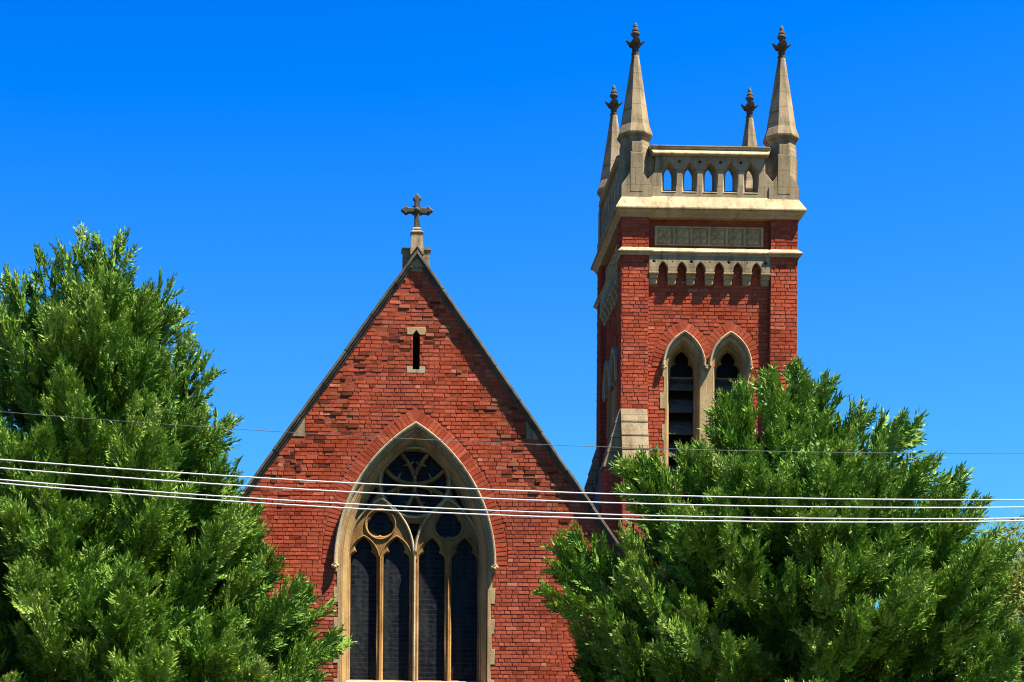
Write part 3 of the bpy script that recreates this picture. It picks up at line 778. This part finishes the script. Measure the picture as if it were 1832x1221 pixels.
# rings round the tower
sqp = [(-T, -T), (T, -T), (T, T), (-T, T)]
bm = bmesh.new(); plan_sweep(bm, sqp, [(-.30, ZB+.09), (.118, ZB+.09), (.130, ZB+.10), (.130, ZB+.125), (-.005, ZC), (-.30, ZC)])
from_bm('cornice', bm, M_ledge, tower)
bm = bmesh.new(); plan_sweep(bm, sqp, [(-.30, ZB-.03), (.02, ZB-.03), (.04, ZB-.01), (.045, ZB+.03), (.055, ZB+.035), (.085, ZB+.07), (.105, ZB+.088), (-.30, ZB+.088)])
from_bm('bed_mould', bm, M_panel, tower)
r_ = T-.028; t_ = T; p_ = PI_
plan = []
for k in range(4):
    a = k*PI/2; ca, sa = math.cos(a), math.sin(a)
    for x, y in ((-t_, -t_), (-p_, -t_), (-p_, -r_), (p_, -r_), (p_, -t_)): plan.append((x*ca-y*sa, x*sa+y*ca))
bm = bmesh.new(); plan_sweep(bm, plan, [(-.14, 13.555), (.022, 13.555), (.035, 13.575), (.070, 13.60), (.074, 13.625), (-.002, 13.71), (-.14, 13.71)])
from_bm('string_course', bm, M_ledge, tower)
bm = bmesh.new(); box(bm, -1.4, 1.4, -1.4, 1.4, 14.4, 14.62); from_bm('roof_deck', bm, M_slate, tower)
# steep slated lean-to against the tower's left side
bm = bmesh.new()
for k in range(10):
    zt_ = 9.98-.24*k; x = -T-.02-.045*k
    box(bm, x-.055, x+.03, -.75, T+.06, zt_-.27, zt_)
from_bm('slate_lean_to', bm, M_slate, tower)

# ------------------------------------------------------------------ trees
def plume_template(seed):                          # one flat, feather-shaped spray, its axis along +Z, a metre long
    r = random.Random(seed); V, F = [], []
    def leaf_(p, d, L, W):
        d = d.normalized(); nrm = Vector((r.gauss(0, .85), 1, r.gauss(0, .85))); s = d.cross(nrm).normalized(); k = len(V)
        V.extend([p, p+d*L*.42+s*W*.5, p+d*L, p+d*L*.42-s*W*.5]); F.append((k, k+1, k+2, k+3))
    bx, by = r.uniform(-.22, .22), r.uniform(-.25, .25)
    ax = lambda t: Vector((bx*t*t, by*t*t, t))
    n = 9
    for i in range(n):
        t = .05+.86*i/n
        for side in (-1, 1):
            if r.random() < .08: continue
            a = r.uniform(.50, .80); L = (.30*(1-t)**.7*min(1, .55+1.6*t)+.07)*r.uniform(.75, 1.25)
            d = Vector((side*math.sin(a), r.uniform(-.22, .22), math.cos(a)))
            p = ax(t+r.uniform(-.02, .02)); m_ = 2 if L > .2 else 1
            for j in range(m_):
                q = p+d*L*(j/m_)
                for sg in (-1, 1):
                    b = a*side+sg*r.uniform(.25, .5)
                    leaf_(q, Vector((math.sin(b), d.y+r.uniform(-.2, .2), math.cos(b))), r.uniform(.14, .22), r.uniform(.060, .095))
            leaf_(p+d*L*.8, d+Vector((0, 0, .3)), r.uniform(.18, .26), .055)
    for j in range(5): leaf_(ax(.70+.06*j), Vector((bx*1.5+r.uniform(-.25, .25), by*1.5, 1)), .22, .055)
    return np.array([tuple(v) for v in V]), np.array(F)
TPL = [plume_template(i) for i in range(6)]
def frames(D, P):                                  # rotation matrices: third column D; the flat of the spray turns outwards and up, to the light
    D = D/np.linalg.norm(D, axis=1, keepdims=True)
    h = P*np.array([1, 1, 0]); h = h/(np.linalg.norm(h, axis=1, keepdims=True)+1e-6)*.9+np.array([0, 0, .65])+rng.normal(size=D.shape)*.42
    A = np.cross(h, D); A /= np.linalg.norm(A, axis=1, keepdims=True); Bv = np.cross(D, A)
    return np.stack([A, Bv, D], axis=2)
def crown_mesh(name, P, D, L, tone, material, parent, tpl=TPL):
    Vs, Fs, Ts = [], [], []; off = 0
    Rm = frames(D, P); pick = rng.integers(0, len(tpl), len(P))
    for t, (tv, tf) in enumerate(tpl):
        ix = np.where(pick == t)[0]
        if not len(ix): continue
        v = np.einsum('nij,mj->nmi', Rm[ix], tv)*L[ix, None, None]+P[ix, None, :]
        k = len(tv)
        f = tf[None, :, :]+(np.arange(len(ix))*k)[:, None, None]+off
        Vs.append(v.reshape(-1, 3)); Fs.append(f.reshape(-1, 4)); off += len(ix)*k
        lt = np.repeat(rng.normal(0, .10, (len(ix), k//4)), 4, axis=1)
        Ts.append(np.clip(tone[ix, None]+lt, 0, 1).ravel())
    V = np.concatenate(Vs).astype(np.float32); F = np.concatenate(Fs).astype(np.int32); Tn = np.concatenate(Ts)
    me = bpy.data.meshes.new(name); me.vertices.add(len(V)); me.vertices.foreach_set('co', V.ravel())
    me.loops.add(F.size); me.loops.foreach_set('vertex_index', F.ravel())
    me.polygons.add(len(F)); me.polygons.foreach_set('loop_start', np.arange(0, F.size, 4, dtype=np.int32))
    me.update(calc_edges=True)
    ca = me.color_attributes.new('tone', 'FLOAT_COLOR', 'POINT')
    c = np.ones((len(V), 4), np.float32); c[:, 0] = Tn; c[:, 1] = Tn; c[:, 2] = Tn
    ca.data.foreach_set('color', c.ravel())
    return obj(name, me, material, parent)
def conifer(label, Y, axis_px, top_py, right, left, zlow, n_boughs, per, seed, gap, extra=()):
    global rng
    rng = np.random.default_rng(seed); rr = random.Random(seed)
    base = at(axis_px, top_py, Y); H = base.z; x0 = base.x
    tr = empty('conifer_tree', (x0, Y, 0)); tag(tr, label, 'tree', 'dark green conifers in front of the church')
    toz = lambda pts, s: sorted([(at(px, py, Y).z, abs(at(px, py, Y).x-x0)) for px, py in pts])
    RP, LP = toz(right, 1), toz(left, -1)
    rp = lambda z, P: float(np.interp(z, [p[0] for p in P], [p[1] for p in P]))
    P, D, L, Tn = [], [], [], []; limbs = []
    def clump(tip, d, n, rad, ln, tone):           # a branch end: plumes along a tapering axis, longest behind, one leader at the tip
        d = d.normalized(); u = d.cross(Vector((.3, .2, 1))).normalized(); v = d.cross(u)
        LA = rad*3.2; t0 = rr.uniform(0, 6)
        sag = Vector((rr.gauss(0, .10), rr.gauss(0, .10), rr.gauss(0, .05)))
        for i in range(n):
            t = i/max(1, n-1)                      # 0 at the tip
            az = t0+i*2.4+rr.uniform(-.5, .5)
            side = u*math.cos(az)+v*math.sin(az)
            l = ln*(.50+.62*t**.6)*rr.uniform(.8, 1.25)
            sp = 0.0 if i == 0 else rr.uniform(.22, .70)
            dd = (d+side*sp+sag*(1-t)+Vector((0, 0, .12))).normalized()
            base = tip-d*(LA*t+l*.62)+side*rad*.30*t
            if i == 0: l = ln*.85; base = tip-d*l*.85
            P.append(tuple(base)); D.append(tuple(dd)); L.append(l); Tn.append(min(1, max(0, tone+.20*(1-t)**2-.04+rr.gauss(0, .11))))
    ZS = list(np.linspace(zlow, H, 24))+[H+9]; made = 0; tries = 0; tips = []
    while made < n_boughs and tries < n_boughs*40:
        tries += 1
        z = zlow+(H-.5-zlow)*rr.random()**.9
        th = rr.uniform(-PI, PI)                   # 0 is to the right, -pi/2 faces the street
        if math.sin(th) > .15 and rr.random() < .55: continue
        r = rp(z, RP)*(.5+.5*math.cos(th))+rp(z, LP)*(.5-.5*math.cos(th))
        fr = max(0.0, -math.sin(th))**1.4            # towards the street the crown keeps widening downwards
        r += fr*(max(.5*(rp(q, RP)+rp(q, LP)) for q in ZS if q >= z)*(1+.42*(1-(z-zlow)/(H-zlow)))-r)
        rmax = max(rp(z, RP), rp(z, LP), .3, r)
        if rr.random() > (r/rmax)**.6*min(1, .35+r/2.0): continue
        n3 = noise.noise(Vector((math.cos(th)*1.7+seed, math.sin(th)*1.7, z*.75)))
        edge = abs(math.cos(th)) > .8
        hollow = n3 < -.05 and not edge            # the dark hollows between boughs: foliage there sits further in
        f = rr.uniform(.74, 1.0)+(.12*n3) if not edge else rr.uniform(.82, .99)
        r2 = r*min(f, 1.03)*(rr.uniform(.55, .74) if hollow else 1)
        tip = Vector((r2*math.cos(th), r2*math.sin(th), z))
        k = (z-zlow)/(H-zlow)
        sc = min(1, .40+r/2.4)
        if any((tip-q).length < gap*sc for q in tips): continue
        tips.append(tip)
        al = math.radians((28 if edge else 18)+40*k*k+rr.uniform(-10, 14))
        d = Vector((math.cos(th)*math.cos(al), math.sin(th)*math.cos(al), math.sin(al))); tg = Vector((-math.sin(th), math.cos(th), 0))
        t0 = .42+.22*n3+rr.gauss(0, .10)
        for q in range(8):                         # a bough: a spreading pad of branch ends
            a_ = rr.gauss(0, .5) if q else 0.0; b_ = rr.random()**1.2 if q else 0.0
            c_ = tip-d*(b_*.75+.25*abs(a_))*sc+tg*a_*.52*sc+Vector((0, 0, rr.gauss(0, .07)))
            dd_ = d+tg*a_*.75+Vector((0, 0, rr.uniform(.15, .75)))
            clump(c_, dd_, per, .17*sc, .36*(.70+.30*sc)*rr.uniform(.75, 1.2), t0+rr.gauss(0, .07))
        zs = max(.6, z-r2*math.tan(al)*.75-.2); made += 1
        if made % 3 == 0: limbs.append(((0, 0, zs), tuple(Vector((0, 0, zs)).lerp(tip, .5)-Vector((0, 0, .1))), tuple(tip-d*.5)))
    for _ in range(330):                    # the sparser, shaded foliage inside
        z = zlow+(H-1.0-zlow)*rr.random()**.9; th = rr.uniform(-PI, PI)
        r = (rp(z, RP)*(.5+.5*math.cos(th))+rp(z, LP)*(.5-.5*math.cos(th)))*rr.uniform(.25, .56)
        tip = Vector((r*math.cos(th), r*math.sin(th), z)); al = math.radians(rr.uniform(25, 60))
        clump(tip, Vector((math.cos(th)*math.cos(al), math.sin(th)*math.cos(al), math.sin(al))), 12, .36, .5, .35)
    for px, py, dy, ln, n in extra:                # leaders and sprays that stick out of the outline
        q = at(px, py, Y+dy); tip = Vector((q.x-x0, dy, q.z)); rad = Vector((tip.x, tip.y, 0))
        d = Vector((tip.x*.20, tip.y*.15, 1.0)).normalized() if ln > 0 else Vector((tip.x*.5, tip.y*.3, .9)).normalized()
        clump(tip+d*.12, d, int(n*1.3), .19, abs(ln)*1.25, .5)
        zs = max(.6, q.z-rad.length*1.1-.6); limbs.append(((0, 0, zs), tuple(Vector((0, 0, zs)).lerp(tip, .5)-Vector((0, 0, .1))), tuple(tip-d*.4)))
    # leading shoot
    for k in range(14):
        z = H-.32-.16*k; rad = .05+.10*k
        for j in range(3+k//3):
            th = rr.uniform(-PI, PI); a = math.radians(rr.uniform(52, 78))
            lim = min(rad, rp(z, RP) if math.cos(th) > 0 else rp(z, LP))
            tip = Vector((lim*math.cos(th), lim*math.sin(th), z+.30)); d = Vector((math.cos(th)*math.cos(a), math.sin(th)*math.cos(a), math.sin(a)))
            clump(tip, d, 5, .13, .34, .45)
    crown_mesh('crown', np.array(P), np.array(D), np.array(L), np.array(Tn), M_conifer, tr)
    bm = bmesh.new()
    tz = np.linspace(0, H-.35, 14)
    tube(bm, [(.05*math.sin(z*1.3), .05*math.cos(z*1.1), z) for z in tz], [.24*(1-z/H)**.8+.012 for z in tz], 8)
    from_bm('trunk', bm, M_bark, tr, True)
    bm = bmesh.new()
    for a, b, c in limbs: tube(bm, [a, b, c], [.024, .016, .004], 4)
    from_bm('limbs', bm, M_bark, tr, True)
    return len(P)
n1 = conifer('tall dark green conifer left of the church, overlapping the left edge of the big window', -7.0, 172, 422,
    [(190, 440), (228, 470), (235, 505), (290, 520), (312, 560), (318, 600), (350, 650), (368, 700), (372, 745), (408, 775), (428, 812), (450, 845), (470, 880), (485, 915), (510, 960), (520, 1000), (556, 1040), (585, 1070), (605, 1110), (622, 1150), (612, 1200), (618, 1260), (600, 1380)],
    [(150, 440), (112, 460), (70, 465), (35, 510), (0, 500), (-30, 560), (-60, 640), (-100, 740), (-140, 840), (-190, 950), (-230, 1060), (-270, 1200), (-260, 1380)],
    1.9, 330, 9, 21, .56, extra=[(215, 432, -.1, .35, 7), (75, 458, -.2, .35, 8), (112, 452, -.3, .35, 8), (30, 510, -.4, .4, 8), (8, 500, -.2, .4, 8), (148, 420, .1, .3, 6), (303, 515, 0, -.4, 8), (318, 560, .1, -.4, 8), (328, 606, 0, .35, 8), (345, 628, .1, .35, 8), (366, 650, 0, .35, 8), (408, 760, .1, -.4, 9), (585, 1090, -.3, -.35, 8), (610, 1150, -.5, -.36, 10)])
n2 = conifer('broad dark green conifer standing right of the church in front of the tower', -6.0, 1425, 645,
    [(1445, 680), (1475, 700), (1490, 735), (1540, 755), (1555, 790), (1600, 800), (1632, 830), (1668, 845), (1712, 872), (1730, 905), (1745, 930), (1765, 955), (1780, 985), (1755, 1030), (1758, 1070), (1775, 1110), (1792, 1150), (1810, 1220), (1830, 1380)],
    [(1395, 680), (1388, 700), (1380, 740), (1374, 775), (1335, 800), (1275, 812), (1255, 832), (1200, 838), (1130, 850), (1112, 880), (1120, 915), (1105, 945), (1045, 962), (1005, 985), (1000, 1015), (985, 1055), (985, 1095), (1020, 1125), (1022, 1160), (1015, 1200), (1020, 1260), (1060, 1380)],
    1.8, 330, 9, 34, .52, extra=[(1325, 700, -.6, .36, 16), (1300, 720, -.7, .36, 14), (1285, 745, -.6, -.36, 14), (1318, 760, -.7, .36, 16), (1290, 790, -.7, -.36, 16), (1380, 675, -.3, -.4, 10), (1225, 812, -.8, .36, 12), (1150, 825, -.9, .36, 14), (1118, 842, -.9, -.4, 12), (1125, 880, -1.0, -.4, 12), (1175, 820, -1.0, .3, 12), (1255, 805, -.9, .33, 12), (1478, 685, 0, -.4, 10), (1545, 740, 0, -.42, 10), (1610, 762, .1, -.5, 8), (1635, 768, .1, -.5, 6), (1668, 835, .1, -.42, 9), (1718, 860, 0, -.42, 9), (1752, 905, -.1, -.42, 8), (1778, 968, -.1, -.42, 8), (1030, 962, -1.0, .38, 14), (1000, 975, -1.0, .36, 12), (988, 1018, -1.1, -.3, 12), (975, 1060, -1.2, -.3, 12)])

def broadleaf(label, Y, px, py, R, seed):
    global rng
    rng = np.random.default_rng(seed); rr = random.Random(seed); b = at(px, py, Y)
    tr = empty('leafy_tree', (b.x, Y, 0)); tag(tr, label, 'tree')
    V, F = [], []
    for i in range(26):
        d = Vector((rr.gauss(0, .5), rr.gauss(0, .5), rr.uniform(0, 1))); u = Vector((rr.gauss(0, 1), rr.gauss(0, 1), rr.gauss(0, 1))).normalized()
        p = d*.5; dd = Vector((rr.gauss(0, 1), rr.gauss(0, 1), rr.gauss(0, .6))).normalized(); s = dd.cross(u).normalized(); k = len(V)
        V += [p, p+dd*.09+s*.04, p+dd*.20, p+dd*.09-s*.04]; F.append((k, k+1, k+2, k+3))
    tpl = [(np.array([tuple(v) for v in V]), np.array(F))]
    P, D, L, Tn = [], [], [], []; bm = bmesh.new()
    tube(bm, [(0, 0, 0), (.1, 0, b.z-R*1.7), (0, .1, b.z-R*.9)], [.2, .15, .08], 8)
    for i in range(260):
        d = Vector((rr.gauss(0, 1), rr.gauss(0, 1), rr.gauss(0, .8))).normalized(); c = Vector((0, 0, b.z-R))+d*R*rr.uniform(.55, 1.0)
        tube(bm, [(0, .05, b.z-R*1.5), tuple(Vector((0, 0, b.z-R*1.2)).lerp(c, .6)), tuple(c+Vector((0, 0, .15)))], [.05, .025, .006], 4)
        t0 = rr.uniform(.2, .8)
        for j in range(12):
            q = Vector((rr.gauss(0, .3), rr.gauss(0, .3), rr.gauss(0, .2)))
            P.append(tuple(c+q)); D.append(tuple(d*.6+Vector((rr.gauss(0, .5), rr.gauss(0, .5), .5)))); L.append(rr.uniform(.4, .7)); Tn.append(t0)
    crown_mesh('crown', np.array(P), np.array(D), np.array(L), np.array(Tn), M_leafy, tr, tpl)
    from_bm('trunk', bm, M_bark, tr, True)
broadleaf('pale yellow green leafy tree behind the broad conifer at the right edge', 5.0, 1875, 950, 2.9, 5)

# ------------------------------------------------------------------ house behind the left conifer
p0, p1 = at(-20, 1085, 12), at(345, 1085, 12)
hs_ = empty('house', ((p0.x+p1.x)/2, 14, 0)); hw = (p1.x-p0.x)/2; hz = p0.z
tag(hs_, 'white rendered house glimpsed through gaps low in the left conifer', 'house')
bm = bmesh.new(); box(bm, -hw, hw, -2, 4, 0, hz-1.3); from_bm('wall', bm, M_render, hs_)
bm = bmesh.new(); e = .35; zt = hz-1.25
v = [bm.verts.new(p) for p in ((-hw-e, -2-e, zt), (hw+e, -2-e, zt), (hw+e, 4+e, zt), (-hw-e, 4+e, zt), (-hw+2, 1, hz+.3), (hw-2, 1, hz+.3))]
for f in ((0, 1, 5, 4), (1, 2, 5), (2, 3, 4, 5), (3, 0, 4), (3, 2, 1, 0)): bm.faces.new([v[i] for i in f])
from_bm('roof', bm, M_tile, hs_)

# ------------------------------------------------------------------ overhead lines, between the pavement and the camera
def wire(name, label, pts, Y, r, material, group=None):
    xs = np.array([at(px, py, Y).x for px, py in pts]); zs = np.array([at(px, py, Y).z for px, py in pts])
    c = np.polyfit(xs, zs, 2); X = np.linspace(-15, 15, 61)
    bm = bmesh.new(); tube(bm, [(x, Y, float(np.polyval(c, x))) for x in X], r, 8)
    o = from_bm(name, bm, material, None, True)
    return tag(o, label, 'cable', group)
G = 'overhead cables crossing the view'
WY = -17.0
wire('power_line', 'thin grey wire crossing the sky well above the four white cables', [(0, 737), (300, 760), (500, 772), (1040, 799.5), (1400, 807.5), (1832, 812)], WY-.4, .0025, M_thinwire, G)
wire('power_line', 'white cable, highest of the four white cables crossing the big window', [(0, 822.8), (300, 844), (560, 860.8), (920, 878.7), (1240, 888), (1500, 893), (1832, 894.6)], WY, .0057, M_wire, G)
wire('power_line', 'white cable, second from the top of the four white cables', [(0, 838), (300, 859.7), (560, 877), (920, 894.8), (1240, 903.4), (1500, 907.7), (1832, 908)], WY+.15, .0057, M_wire, G)
wire('power_line', 'white cable just above the lowest of the four white cables', [(0, 858.5), (300, 881.8), (560, 898), (920, 916), (1240, 924), (1500, 928.3), (1832, 927.7)], WY+.3, .0057, M_wire, G)
wire('power_line', 'white cable, lowest of the four white cables crossing the big window', [(0, 865), (300, 888.5), (560, 906.7), (920, 924), (1240, 931.4), (1500, 934), (1832, 933)], WY+.1, .0057, M_wire, G)
